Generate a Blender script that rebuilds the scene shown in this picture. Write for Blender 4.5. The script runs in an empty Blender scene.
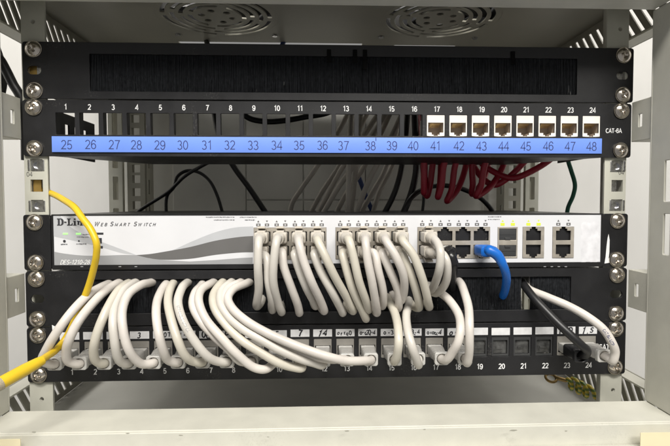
import bpy, bmesh, math, random
from mathutils import Vector, Matrix
random.seed(7)
S = 0.001                                   # everything below is written in millimetres
scene = bpy.context.scene
COL = scene.collection

# ------------------------------------------------------------------ camera
CAM = (-14.4767, -400.7386, 141.1696); YAW, PITCH, ROLL, FPX = 0.0388757, -0.0383534, -0.0010679, 503.0
_f = Vector((math.sin(YAW)*math.cos(PITCH), math.cos(YAW)*math.cos(PITCH), math.sin(PITCH)))
_r0 = Vector((math.cos(YAW), -math.sin(YAW), 0)); _u0 = _r0.cross(_f)
_r = math.cos(ROLL)*_r0 + math.sin(ROLL)*_u0; _u = -math.sin(ROLL)*_r0 + math.cos(ROLL)*_u0
cd = bpy.data.cameras.new('camera'); cam = bpy.data.objects.new('camera', cd); COL.objects.link(cam)
m = Matrix.Identity(4)
for i in range(3):
    m[i][0] = _r[i]; m[i][1] = _u[i]; m[i][2] = -_f[i]; m[i][3] = CAM[i]*S
cam.matrix_world = m
cd.sensor_width = 36; cd.lens = FPX/670*36; cd.clip_start = 0.01; cd.clip_end = 50
scene.camera = cam

def at(px, py, Y):
    d = _f + _r*((px-335)/FPX) - _u*((py-223)/FPX)
    return Vector(CAM) + d*((Y-CAM[1])/d.y)

# ------------------------------------------------------------------ light: two ceiling lamps of the room, two added wall fills
w = bpy.data.worlds.new('World'); scene.world = w; w.use_nodes = True
w.node_tree.nodes['Background'].inputs[0].default_value = (1.0, 0.985, 0.955, 1)
w.node_tree.nodes['Background'].inputs[1].default_value = 0.26
def area(name, loc, target, sx, sy, power, col=(1, 0.967, 0.905)):
    l = bpy.data.lights.new(name, 'AREA'); l.shape = 'RECTANGLE'; l.size = sx; l.size_y = sy; l.energy = power; l.color = col
    o = bpy.data.objects.new(name, l); COL.objects.link(o); o.location = loc
    o.rotation_euler = (Vector(target)-Vector(loc)).to_track_quat('-Z', 'Y').to_euler()
    return o
area('ceiling_lamp', (-0.2, -1.25, 1.55), (0, 0, 0.1), 0.9, 0.35, 41)
area('ceiling_lamp', (0.7, -2.1, 1.65), (0, 0, 0.1), 1.0, 0.4, 38)
area('ceiling_lamp', (-0.48, 0.5, 1.2), (-0.70, 0.55, 0.1), 0.9, 0.3, 9.0)  # added fill light, whitens the wall seen at the left
area('ceiling_lamp', (0.48, 0.5, 1.2), (0.70, 0.55, 0.1), 0.9, 0.3, 7)  # weaker added fill light for the right wall
vs = scene.view_settings; vs.view_transform = 'Standard'; vs.look = 'None'; vs.exposure = 0.1; vs.gamma = 1
vs.use_curve_mapping = False

# ------------------------------------------------------------------ materials
def mat(name, col, rough=0.5, metal=0.0, var=0.06, vscale=60, bump=0.0, bscale=900, spec=0.5, alpha=None, trans=0.0,
        speck=0.0, speck_col=(0.35, 0.33, 0.3), emit=0.0, rvar=0.08, coat=0.0, sss=0.0):
    M = bpy.data.materials.new(name); M.use_nodes = True; nt = M.node_tree; n = nt.nodes; L = nt.links
    b = n['Principled BSDF']; tc = n.new('ShaderNodeTexCoord')
    no = n.new('ShaderNodeTexNoise'); no.inputs['Scale'].default_value = vscale; no.inputs['Detail'].default_value = 6
    L.new(tc.outputs['Object'], no.inputs['Vector'])
    mr = n.new('ShaderNodeMapRange'); mr.inputs['From Min'].default_value = 0.25; mr.inputs['From Max'].default_value = 0.75
    mr.inputs['To Min'].default_value = 1-var*2; mr.inputs['To Max'].default_value = 1+var
    L.new(no.outputs['Fac'], mr.inputs['Value'])
    mx = n.new('ShaderNodeMix'); mx.data_type = 'RGBA'; mx.blend_type = 'MULTIPLY'; mx.inputs[0].default_value = 1
    mx.inputs[6].default_value = (*col, 1); L.new(mr.outputs[0], mx.inputs[7])
    out = mx.outputs[2]
    if speck > 0:
        n2 = n.new('ShaderNodeTexNoise'); n2.inputs['Scale'].default_value = 700; n2.inputs['Detail'].default_value = 3
        L.new(tc.outputs['Object'], n2.inputs['Vector'])
        n3 = n.new('ShaderNodeTexNoise'); n3.inputs['Scale'].default_value = 25; L.new(tc.outputs['Object'], n3.inputs['Vector'])
        ml = n.new('ShaderNodeMath'); ml.operation = 'MULTIPLY'; L.new(n2.outputs['Fac'], ml.inputs[0]); L.new(n3.outputs['Fac'], ml.inputs[1])
        r2 = n.new('ShaderNodeMapRange'); r2.inputs['From Min'].default_value = 0.36; r2.inputs['From Max'].default_value = 0.46
        r2.inputs['To Max'].default_value = speck; L.new(ml.outputs[0], r2.inputs['Value'])
        m2 = n.new('ShaderNodeMix'); m2.data_type = 'RGBA'; L.new(r2.outputs[0], m2.inputs[0]); L.new(out, m2.inputs[6]); m2.inputs[7].default_value = (*speck_col, 1)
        out = m2.outputs[2]
    L.new(out, b.inputs['Base Color'])
    rr = n.new('ShaderNodeMapRange'); rr.inputs['To Min'].default_value = max(0.03, rough-rvar); rr.inputs['To Max'].default_value = min(1, rough+rvar)
    L.new(no.outputs['Fac'], rr.inputs['Value']); L.new(rr.outputs[0], b.inputs['Roughness'])
    b.inputs['Metallic'].default_value = metal; b.inputs['Specular IOR Level'].default_value = spec
    b.inputs['Transmission Weight'].default_value = trans; b.inputs['Coat Weight'].default_value = coat
    if sss: b.inputs['Subsurface Weight'].default_value = sss; b.inputs['Subsurface Radius'].default_value = (0.002, 0.002, 0.0015)
    if alpha is not None: b.inputs['Alpha'].default_value = alpha
    if emit: b.inputs['Emission Color'].default_value = (*col, 1); b.inputs['Emission Strength'].default_value = emit
    if bump:
        nb = n.new('ShaderNodeTexNoise'); nb.inputs['Scale'].default_value = bscale; nb.inputs['Detail'].default_value = 2
        L.new(tc.outputs['Object'], nb.inputs['Vector'])
        bp = n.new('ShaderNodeBump'); bp.inputs['Strength'].default_value = bump; bp.inputs['Distance'].default_value = 0.0003
        L.new(nb.outputs['Fac'], bp.inputs['Height']); L.new(bp.outputs[0], b.inputs['Normal'])
    return M
M = {}
M['cabinet'] = mat('cabinet_paint', (0.585, 0.575, 0.505), 0.5, bump=0.15, bscale=1500, var=0.04, speck=0.12, speck_col=(0.25, 0.24, 0.2))
M['rail'] = mat('rail_paint', (0.53, 0.525, 0.455), 0.5, bump=0.12, bscale=1500, var=0.05)
M['zinc'] = mat('zinc_inside', (0.34, 0.33, 0.275), 0.45, bump=0.1, bscale=800, var=0.06, vscale=20)  # inside sheet darkened, the cabinet's inner shade is put into its colour
M['back'] = mat('grey_back_sheet', (0.60, 0.595, 0.555), 0.5, bump=0.1, bscale=800, var=0.06, vscale=20)
M['wall'] = mat('white_wall', (0.78, 0.77, 0.745), 0.9, var=0.03, vscale=6, bump=0.2, bscale=200)
M['black'] = mat('black_panel', (0.012, 0.012, 0.0135), 0.42, spec=0.42, bump=0.25, bscale=2500, var=0.15, speck=0.10, rvar=0.1)
M['black_gloss'] = mat('black_plastic', (0.012, 0.012, 0.013), 0.3, var=0.1)
M['cavity'] = mat('dark_cavity', (0.02, 0.019, 0.018), 0.5)
M['clip'] = mat('clip_black', (0.004, 0.004, 0.004), 0.8, spec=0.1)
M['bristle'] = mat('black_bristle', (0.026, 0.028, 0.032), 0.45, var=0.3, vscale=400)
M['screw'] = mat('nickel_screw', (0.62, 0.57, 0.51), 0.22, 1.0, var=0.12, vscale=300, rvar=0.12)
M['brass'] = mat('brass', (0.62, 0.42, 0.14), 0.45, 1.0)
M['copper'] = mat('dull_copper', (0.36, 0.25, 0.10), 0.55, 0.8)
M['clear_plug'] = mat('clear_plug', (0.72, 0.72, 0.73), 0.25, trans=0.7, var=0.03)
M['cage'] = mat('cage_nut_steel', (0.62, 0.62, 0.64), 0.28, 1.0, var=0.15, vscale=300)
M['ink_white'] = mat('white_print', (0.80, 0.80, 0.80), 0.6, var=0.05)
M['ink_dark'] = mat('dark_print', (0.03, 0.03, 0.035), 0.6)
M['ink_mid'] = mat('grey_print', (0.125, 0.122, 0.12), 0.5, var=0.02)
M['ink_light'] = mat('pale_grey_print', (0.31, 0.315, 0.325), 0.45, var=0.02)
M['ink_paler'] = mat('paler_grey_print', (0.46, 0.47, 0.49), 0.45, var=0.02)
M['ink_faint'] = mat('faint_print', (0.62, 0.62, 0.62), 0.5)
M['ink_navy'] = mat('navy_print', (0.03, 0.045, 0.16), 0.6)
M['pen'] = mat('pen_ink', (0.02, 0.02, 0.025), 0.7)
M['blue_label'] = mat('blue_label', (0.155, 0.285, 0.80), 0.5, var=0.04, vscale=25)
M['paper'] = mat('paper_label', (0.66, 0.66, 0.67), 0.6, var=0.08, vscale=200)
M['face'] = mat('switch_face', (0.66, 0.665, 0.69), 0.38, var=0.02, vscale=40, bump=0.05)
M['residue'] = mat('label_residue', (0.69, 0.69, 0.72), 0.55, var=0.08, vscale=180)
M['portmetal'] = mat('port_shield', (0.48, 0.44, 0.38), 0.42, 0.55, var=0.08, vscale=200)
M['gold'] = mat('gold_contact', (0.85, 0.62, 0.25), 0.3, 1.0)
M['jack_white'] = mat('white_jack', (0.80, 0.77, 0.72), 0.45, var=0.04)
M['jack_inner'] = mat('jack_inner', (0.46, 0.38, 0.30), 0.5)
M['jack_grey'] = mat('grey_jack', (0.30, 0.285, 0.26), 0.45, 0.3, var=0.08)
M['jack_dark'] = mat('dark_jack', (0.04, 0.041, 0.042), 0.3)
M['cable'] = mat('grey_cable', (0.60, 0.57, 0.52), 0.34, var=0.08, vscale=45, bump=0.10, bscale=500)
M['cable3'] = mat('yellowed_cable', (0.585, 0.55, 0.47), 0.36, var=0.08, vscale=40, bump=0.10, bscale=500)
M['cable2'] = mat('warm_grey_cable', (0.63, 0.59, 0.545), 0.37, var=0.09, vscale=50, bump=0.10, bscale=500)
M['shutter'] = mat('smoky_shutter', (0.07, 0.07, 0.068), 0.22, var=0.35, vscale=250)
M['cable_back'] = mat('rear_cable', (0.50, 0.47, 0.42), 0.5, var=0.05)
M['boot'] = mat('grey_boot', (0.58, 0.54, 0.48), 0.4, var=0.05, sss=0.1)
M['boot_clear'] = mat('milky_boot', (0.52, 0.505, 0.48), 0.28, var=0.05, trans=0.4)
M['latch'] = mat('clear_latch', (0.78, 0.77, 0.74), 0.2, trans=0.45, var=0.02)
M['yellow'] = mat('yellow_cable', (0.70, 0.475, 0.02), 0.36, var=0.05, vscale=60)
M['blue'] = mat('blue_cable', (0.008, 0.135, 0.54), 0.36, var=0.06)
M['navy'] = mat('navy_cable', (0.02, 0.045, 0.16), 0.4)
M['blackcable'] = mat('black_cable', (0.013, 0.013, 0.014), 0.4, var=0.1)
M['red'] = mat('red_cable', (0.38, 0.014, 0.035), 0.42, var=0.06)
M['green'] = mat('green_wire', (0.01, 0.13, 0.075), 0.42)
M['led'] = mat('green_led', (0.35, 0.9, 0.25), 0.4, emit=0.55)
M['led_lime'] = mat('lime_led', (0.62, 0.72, 0.06), 0.4, emit=0.10)
M['cream'] = mat('cream_sticker', (0.80, 0.72, 0.48), 0.6, var=0.03)
M['whiteclip'] = mat('white_scrap', (0.82, 0.82, 0.82), 0.6)
def stripe_mat():
    A = mat('earth_wire', (0.55, 0.42, 0.03), 0.45); nt = A.node_tree; b = nt.nodes['Principled BSDF']
    tc = nt.nodes.new('ShaderNodeTexCoord'); wv = nt.nodes.new('ShaderNodeTexWave'); wv.bands_direction = 'Z'
    wv.inputs['Scale'].default_value = 75; wv.inputs['Distortion'].default_value = 0.5
    nt.links.new(tc.outputs['Object'], wv.inputs['Vector'])
    cr = nt.nodes.new('ShaderNodeValToRGB'); cr.color_ramp.elements[0].position = 0.42; cr.color_ramp.elements[1].position = 0.5
    cr.color_ramp.elements[0].color = (0.14, 0.22, 0.06, 1); cr.color_ramp.elements[1].color = (0.60, 0.47, 0.06, 1)
    nt.links.new(wv.outputs['Fac'], cr.inputs[0]); nt.links.new(cr.outputs[0], b.inputs['Base Color'])
    return A
M['earth'] = stripe_mat()

# ------------------------------------------------------------------ mesh helpers
ORG = {}
def XZ(y0):  return lambda u, v, t: (u, y0+t, v)         # sheet facing the camera, thickness backwards
def XY(z0):  return lambda u, v, t: (u, v, z0+t)
def YZ(x0):  return lambda u, v, t: (x0+t, u, v)
class MB:
    def __init__(s): s.v = []; s.f = []; s.mi = []
    def add(s, V, F, mi=0):
        k = len(s.v); s.v += [tuple(p) for p in V]; s.f += [tuple(i+k for i in f) for f in F]; s.mi += [mi]*len(F); return s
    def box(s, x0, x1, y0, y1, z0, z1, c=0.0, mi=0):
        if c <= 0:
            V = [(x, y, z) for x in (x0, x1) for y in (y0, y1) for z in (z0, z1)]
            return s.add(V, [(0, 1, 3, 2), (4, 6, 7, 5), (0, 4, 5, 1), (2, 3, 7, 6), (0, 2, 6, 4), (1, 5, 7, 3)], mi)
        bm = bmesh.new(); bmesh.ops.create_cube(bm, size=1)
        for q in bm.verts: q.co = Vector(((x0+x1)/2+q.co.x*(x1-x0), (y0+y1)/2+q.co.y*(y1-y0), (z0+z1)/2+q.co.z*(z1-z0)))
        bmesh.ops.bevel(bm, geom=bm.edges[:], offset=c, segments=2, affect='EDGES', profile=0.6)
        s.bm(bm, mi); return s
    def bm(s, bm, mi=0):
        bm.verts.index_update(); s.add([q.co[:] for q in bm.verts], [[q.index for q in f.verts] for f in bm.faces], mi); bm.free()
    def holed(s, outer, holes, t, mp, mi=0):
        bm = bmesh.new(); loops = []
        for lp in [outer]+list(holes):
            vs_ = [bm.verts.new((p[0], p[1], 0)) for p in lp]; loops.append(vs_)
            for i in range(len(vs_)): bm.edges.new((vs_[i], vs_[(i+1) % len(vs_)]))
        bmesh.ops.triangle_fill(bm, use_beauty=True, use_dissolve=False, edges=bm.edges[:], normal=(0, 0, 1))
        bm.verts.index_update(); N = len(bm.verts)
        P = [q.co.copy() for q in bm.verts]; T = [[q.index for q in f.verts] for f in bm.faces]
        L = [[q.index for q in lp] for lp in loops]; bm.free()
        V = [mp(p.x, p.y, 0) for p in P]+[mp(p.x, p.y, t) for p in P]
        F = T+[[i+N for i in f[::-1]] for f in T]
        for lp in L:
            for i in range(len(lp)):
                a, b = lp[i], lp[(i+1) % len(lp)]; F.append((a, b, b+N, a+N))
        return s.add(V, F, mi)
    def flat(s, pts, mp, mi=0):
        """filled outline, a printed sheet"""
        bm = bmesh.new(); vs_ = [bm.verts.new((p[0], p[1], 0)) for p in pts]
        for i in range(len(vs_)): bm.edges.new((vs_[i], vs_[(i+1) % len(vs_)]))
        bmesh.ops.triangle_fill(bm, use_beauty=True, edges=bm.edges[:], normal=(0, 0, 1)); bm.verts.index_update()
        s.add([mp(q.co.x, q.co.y, 0) for q in bm.verts], [[q.index for q in f.verts] for f in bm.faces], mi); bm.free(); return s
    def tube(s, path, r, seg=12, mi=0, sub=6, cap=True):
        P = spline(path, sub) if sub > 1 else [Vector(p) for p in path]
        n = len(P); R = r if callable(r) else (lambda t: r)
        T = [(P[min(i+1, n-1)]-P[max(i-1, 0)]).normalized() for i in range(n)]
        up = Vector((0, 0, 1)) if abs(T[0].z) < 0.9 else Vector((1, 0, 0)); nv = T[0].cross(up).normalized(); V = []; F = []
        for i in range(n):
            nv = (nv-T[i]*nv.dot(T[i])).normalized(); b = T[i].cross(nv); rr = R(i/(n-1))
            V += [P[i]+(nv*math.cos(2*math.pi*k/seg)+b*math.sin(2*math.pi*k/seg))*rr for k in range(seg)]
        for i in range(n-1):
            for k in range(seg): F.append((i*seg+k, i*seg+(k+1) % seg, (i+1)*seg+(k+1) % seg, (i+1)*seg+k))
        if cap: F += [tuple(range(seg))[::-1], tuple((n-1)*seg+k for k in range(seg))]
        return s.add(V, F, mi)
    def build(s, name, ms, parent=None, org=None, sharp=38, bevel=0, kind=None):
        ms = ms if isinstance(ms, (list, tuple)) else [ms]
        if org is None: org = ORG[parent.name] if parent else (0, 0, 0)
        me = bpy.data.meshes.new(name)
        me.from_pydata([((p[0]-org[0])*S, (p[1]-org[1])*S, (p[2]-org[2])*S) for p in s.v], [], s.f)
        bm = bmesh.new(); bm.from_mesh(me); bmesh.ops.recalc_face_normals(bm, faces=bm.faces[:]); bm.to_mesh(me); bm.free()
        for q in ms: me.materials.append(M[q])
        me.polygons.foreach_set('material_index', s.mi)
        if sharp:
            me.polygons.foreach_set('use_smooth', [True]*len(me.polygons)); me.set_sharp_from_angle(angle=math.radians(sharp))
        o = link(name, me, parent, org)
        if bevel:
            bv = o.modifiers.new('edge', 'BEVEL'); bv.width = bevel*S; bv.segments = 2; bv.limit_method = 'ANGLE'; bv.angle_limit = math.radians(50)
        if kind: o['kind'] = kind
        return o
def link(name, data, parent, org):
    o = bpy.data.objects.new(name, data); COL.objects.link(o); ORG[o.name] = tuple(org)
    po = (0, 0, 0)
    if parent: o.parent = parent; po = ORG[parent.name]
    o.location = [(a-b)*S for a, b in zip(org, po)]
    return o
def thing(name, label, cat, org=(0, 0, 0), group=None):
    o = link(name, None, None, org); o.empty_display_size = 0.01
    o['label'] = label; o['category'] = cat
    if group: o['group'] = group
    return o
def spline(P, sub):
    P = [Vector(p) for p in P]; out = []
    Q = [P[0]*2-P[1]]+P+[P[-1]*2-P[-2]]
    for i in range(1, len(Q)-2):
        a, b, c, d = Q[i-1], Q[i], Q[i+1], Q[i+2]
        # centripetal Catmull-Rom
        t0 = 0; t1 = t0+max(1e-4, (b-a).length)**.5; t2 = t1+max(1e-4, (c-b).length)**.5; t3 = t2+max(1e-4, (d-c).length)**.5
        for k in range(sub):
            t = t1+(t2-t1)*k/sub
            A1 = a*((t1-t)/(t1-t0))+b*((t-t0)/(t1-t0)); A2 = b*((t2-t)/(t2-t1))+c*((t-t1)/(t2-t1)); A3 = c*((t3-t)/(t3-t2))+d*((t-t2)/(t3-t2))
            B1 = A1*((t2-t)/(t2-t0))+A2*((t-t0)/(t2-t0)); B2 = A2*((t3-t)/(t3-t1))+A3*((t-t1)/(t3-t1))
            out.append(B1*((t2-t)/(t2-t1))+B2*((t-t1)/(t2-t1)))
    out.append(P[-1]); return out
def rect(x0, x1, z0, z1): return [(x0, z0), (x1, z0), (x1, z1), (x0, z1)]
def rrect(x0, x1, z0, z1, r, n=4):
    o = []
    for cx, cz, a in ((x1-r, z0+r, -90), (x1-r, z1-r, 0), (x0+r, z1-r, 90), (x0+r, z0+r, 180)):
        for k in range(n+1):
            t = math.radians(a+90*k/n); o.append((cx+r*math.cos(t), cz+r*math.sin(t)))
    return o
def circle(cx, cz, r, n=20): return [(cx+r*math.cos(2*math.pi*k/n), cz+r*math.sin(2*math.pi*k/n)) for k in range(n)]
TXT = {}
def _arc(cx, cy, rx, ry, a0, a1, n=14): return [(cx+rx*math.cos(math.radians(a0+(a1-a0)*k/n)), cy+ry*math.sin(math.radians(a0+(a1-a0)*k/n))) for k in range(n+1)]
_six = [_arc(.28, .31, .22, .27, 0, 360, 18), _arc(.29, .5, .235, .45, 32, 180, 9)+[(.058, .36)]]
GLY = {'0': [_arc(.28, .48, .225, .45, 0, 360, 20)], '1': [[(.10, .77), (.23, .82), (.32, .95), (.32, 0)]],
 '2': [_arc(.28, .69, .215, .25, 165, -35, 10)+[(.07, .05), (.53, .05)]], '3': [_arc(.26, .71, .2, .22, 155, -88, 10), _arc(.27, .26, .225, .235, 88, -155, 10)],
 '4': [[(.42, 0), (.42, .93), (.04, .27), (.57, .27)]], '5': [[(.49, .92), (.15, .92), (.09, .47)]+_arc(.27, .30, .225, .265, 140, -152, 11)[1:]],
 '6': _six, '7': [[(.05, .92), (.53, .92), (.36, .55), (.23, 0)]], '8': [_arc(.28, .71, .175, .215, 0, 360, 16), _arc(.28, .26, .225, .24, 0, 360, 16)],
 '9': [[(.56-x, .96-y) for x, y in p] for p in _six],
 'A': [[(.01, 0), (.31, .95), (.61, 0)], [(.12, .32), (.50, .32)]], 'B': [[(.08, 0), (.08, .93), (.32, .93)]+_arc(.32, .71, .17, .22, 90, -90, 7)[1:]+[(.08, .49)], [(.3, .49)]+_arc(.34, .25, .2, .24, 90, -90, 7)+[(.08, .02)]],
 'C': [_arc(.36, .48, .3, .46, 48, 312, 16)], 'D': [[(.08, .03), (.08, .93), (.28, .93)]+_arc(.28, .48, .33, .45, 90, -90, 12)[1:]+[(.08, .03)]],
 'E': [[(.54, .93), (.08, .93), (.08, .03), (.56, .03)], [(.08, .50), (.50, .50)]], 'H': [[(.08, 0), (.08, .96)], [(.58, 0), (.58, .96)], [(.08, .5), (.58, .5)]],
 'I': [[(.12, 0), (.12, .96)]], 'L': [[(.08, .96), (.08, .03), (.5, .03)]], 'M': [[(.07, 0), (.07, .94), (.37, .1), (.67, .94), (.67, 0)]], 'N': [[(.08, 0), (.08, .94), (.58, .04), (.58, .96)]],
 'P': [[(.08, 0), (.08, .93), (.33, .93)]+_arc(.33, .69, .2, .24, 90, -90, 8)[1:]+[(.08, .45)]], 'R': [[(.08, 0), (.08, .93), (.33, .93)]+_arc(.33, .70, .2, .23, 90, -90, 8)[1:]+[(.08, .47)], [(.32, .47), (.56, 0)]],
 'S': [_arc(.3, .71, .22, .22, 25, 262, 10)+_arc(.31, .26, .24, .235, 82, -155, 10)], 'T': [[(.02, .93), (.58, .93)], [(.3, .93), (.3, 0)]], 'U': [[(.08, .96), (.08, .3)]+_arc(.32, .28, .24, .26, 180, 360, 9)+[(.56, .96)]],
 'W': [[(.02, .96), (.22, .02), (.42, .9), (.62, .02), (.82, .96)]], '-': [[(.06, .42), (.38, .42)]], '.': [[(.08, .03), (.2, .03)]], '/': [[(.02, -.05), (.36, 1.0)]], ' ': [],
 'o': [_arc(.25, .3, .2, .28, 0, 360, 12)], 'r': [[(.08, 0), (.08, .58)], [(.08, .35), (.18, .52), (.34, .56)]], 'a': [_arc(.25, .28, .2, .26, 20, 350, 10), [(.46, .58), (.46, .02)]], '~': [[(.02, .3), (.14, .42), (.3, .25), (.42, .38)]]}
ADV = {'1': .56, 'W': .88, 'M': .78, 'I': .26, '-': .44, '.': .28, '/': .4, ' ': .3, 'A': .66, 'C': .7, 'D': .7, 'H': .68, 'N': .68, 'R': .64, 'T': .62, 'S': .64, 'U': .66, 'r': .4, 'E': .64, 'P': .62, 'B': .64}
def ribbon(P, w):
    closed = math.dist(P[0], P[-1]) < 1e-4
    if closed: P = P[:-1]
    n = len(P); V = []; F = []
    for i in range(n):
        a = P[(i-1) % n] if closed or i > 0 else None; b = P[i]; c = P[(i+1) % n] if closed or i < n-1 else None
        d = []
        for p, q in ((a, b), (b, c)):
            if p is not None and q is not None:
                l = math.dist(p, q) or 1; d.append(((q[0]-p[0])/l, (q[1]-p[1])/l))
        if len(d) == 1: nx, ny = -d[0][1], d[0][0]; k = 1
        else:
            tx, ty = d[0][0]+d[1][0], d[0][1]+d[1][1]; l = math.hypot(tx, ty) or 1; nx, ny = -ty/l, tx/l
            k = 1/max(.42, nx*-d[0][1]+ny*d[0][0])
        V += [(b[0]+nx*k*w/2, b[1]+ny*k*w/2), (b[0]-nx*k*w/2, b[1]-ny*k*w/2)]
    for i in range(n if closed else n-1):
        j = (i+1) % n; F.append((2*i, 2*i+1, 2*j+1, 2*j))
    return V, F
def text_geo(body, size, bold=0.0, shear=0.0, spacing=1.0):
    k = (body, size, bold, shear, spacing)
    if k not in TXT:
        h = size*.72; w_ = .095+bold*.5; V = []; F = []; x = 0
        for ch in body:
            for si, P in enumerate(GLY[ch]):
                v, f = ribbon(P, w_); o = len(V)
                V += [((x+a+shear*(b-.5))*h, (b-.48)*h, -.006*si) for a, b in v]; F += [tuple(q+o for q in e) for e in f]
            x += ADV.get(ch, .62)*spacing
        V = [(a-(x-.06)*h/2, b, c) for a, b, c in V]; TXT[k] = (V, F)
    return TXT[k]
def text(mb, body, x, z, y, size, bold=0.0, shear=0.0, spacing=1.0, sx=1.0, rot=0.0, mi=0):
    V, F = text_geo(body, size, bold, shear, spacing); c, s_ = math.cos(rot), math.sin(rot)
    mb.add([(x+sx*(p[0]*c-p[1]*s_), y+p[2], z+(p[0]*s_+p[1]*c)) for p in V], F, mi)

# ------------------------------------------------------------------ the setting: white walls either side of the open cabinet
mb = MB().box(-720, -700, -60, 1400, -900, 1100); o = mb.build('wall_left', 'wall', sharp=0); o['kind'] = 'structure'
mb = MB().box(700, 720, -60, 1400, -900, 1100); o = mb.build('wall_right', 'wall', sharp=0); o['kind'] = 'structure'

# ------------------------------------------------------------------ cabinet
CX, ZB, ZT, YF, YB = 275, -58, 326, -25, 275
cab = thing('server_cabinet', 'pale grey steel wall cabinet with open front holding all the panels', 'cabinet', (0, 0, ZB))
# front frame
def frame_post(sg):
    x = 241.5*sg; mb = MB()
    slots = [rrect(-47, -40, z-15, z+15, 1.0, 2) for z in (157.5, 118.5)]
    mb.holed(rect(-62, YF, -12, 287), slots, 1.6*sg, YZ(x))          # inner flange
    mb.box(min(x, 285*sg), max(x, 285*sg), -63.6, -62, -75, 345)       # front face
    mb.box(283*sg if sg > 0 else -285, 285 if sg > 0 else -283, -61.9, YF, -75, 345)
    mb.box(min(x, x+9*sg), max(x, x+9*sg), YF+0.1, YF+1.7, -12, 287)   # return lip
    mb.build('frame_post', 'cabinet', cab, bevel=0.5)
frame_post(-1); frame_post(1)
mb = MB(); mb.box(-241.45, 241.45, -62, YF, -13.8, -12.05); mb.box(-240.5, 240.5, -63.8, -62.1, -90, -12.6); mb.box(-241, 241, YF-1.6, YF, -24, -14)
mb.box(-240.5, 240.5, -72, -63.9, -90, -26.5, c=1.2)
rail_b = mb.build('frame_rail', 'cabinet', cab, bevel=0.6)
mb = MB(); mb.box(-241.45, 241.45, -62, YF, 287.05, 288.8); mb.box(-240.5, 240.5, -63.8, -62.1, 287.6, 345); mb.box(-241, 241, YF-1.6, YF, 288.9, 300)
mb.build('frame_rail', 'cabinet', cab, bevel=0.6)
for px0, px1, py in ((-30, 20.5, 440), (640.5, 700, 433)):
    a = at(px0, py, -72.3); b = at(px1, py, -72.3)
    MB().box(a.x, b.x, -72.5, -72.05, -88, a.z).build('sticker', 'cream', cab)
rk = random.Random(21)
for px, py, sz in ((34, 432.5, 1.2), (127.5, 433.5, .8), (181, 435.5, .9), (347, 431, 1.1), (424.5, 429.5, .7), (513, 430.6, 1.6), (566, 431.2, .8), (268, 437, .6)):
    a = at(px, py, -72.05); n_ = 9
    MB().holed([(a.x+1.7*sz*rk.uniform(.5, 1.2)*math.cos(2*math.pi*k/n_), a.z+.55*sz*rk.uniform(.5, 1.2)*math.sin(2*math.pi*k/n_)) for k in range(n_)], [], .04, XZ(-72.06)).build('paint_chip', 'zinc', cab, sharp=0)
# roof with two stamped fan grilles
def arc(cx, cy, r0, r1, a0, a1, n=9):
    A = [(cx+r1*math.cos(a0+(a1-a0)*k/n), cy+r1*math.sin(a0+(a1-a0)*k/n)) for k in range(n+1)]
    B = [(cx+r0*math.cos(a1+(a0-a1)*k/n), cy+r0*math.sin(a1+(a0-a1)*k/n)) for k in range(n+1)]
    return A+B
mb = MB(); fan = [rect(-185, 185, 196, 236)]
cuts = [rect(-125, -66, 190, 236), rect(92, 142, 190, 236)]
holes = []
for fx in (-111, 111): holes.append(circle(fx, 108, 59.5, 48))
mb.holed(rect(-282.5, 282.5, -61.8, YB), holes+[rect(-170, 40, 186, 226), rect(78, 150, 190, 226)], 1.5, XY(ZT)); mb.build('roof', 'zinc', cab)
for fx in (-111, 111):
    H = []
    for r0, r1, nn, off in ((49.5, 54, 4, .12), (41, 45.5, 4, .35), (32.5, 37, 4, .12), (24, 28.5, 4, .35)):
        for k in range(nn):
            a0 = 2*math.pi*k/nn+off+.10*40/r0; H.append(arc(fx, 108, r0, r1, a0, a0+2*math.pi/nn-.20*40/r0, 12))
    for k in range(6):
        a = 2*math.pi*k/6+.3; H.append(circle(fx+15*math.cos(a), 108+15*math.sin(a), 3.6, 10))
    g = MB().holed(circle(fx, 108, 59.4, 48), H, 1.5, XY(ZT)).build('fan_grille', 'zinc', cab)
    fb = MB()                                                          # fan body above the grille
    fb.holed(rect(fx-59, fx+59, 49, 167), [circle(fx, 108, 56, 40)], 25, XY(ZT+3.5))
    fb.tube([(fx, 108, ZT+5), (fx, 108, ZT+26)], 19, 24, sub=1)
    for k in range(7):
        a = 2*math.pi*k/7; c, s_ = math.cos(a), math.sin(a)
        q = []
        for r, ww in ((18, 10), (54, 17)):
            for e, dz in ((-1, 20), (1, 9)): q.append((fx+r*c-e*ww*s_, 108+r*s_+e*ww*c, ZT+dz))
        q2 = [(p[0], p[1], p[2]+1.2) for p in q]
        fb.add(q+q2, [(0, 1, 3, 2), (4, 6, 7, 5), (0, 4, 5, 1), (2, 3, 7, 6), (0, 2, 6, 4), (1, 5, 7, 3)])
    fb.build('fan', 'black_gloss', cab)
    for sx in (-1, 1):
        for sy in (-1, 1):
            p = (fx+sx*52.5, 108+sy*52.5)
            MB().tube([(p[0], p[1], ZT-1.6), (p[0], p[1], ZT)], 3.0, 12, sub=1).build('fan_screw', 'cage', cab)
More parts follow.
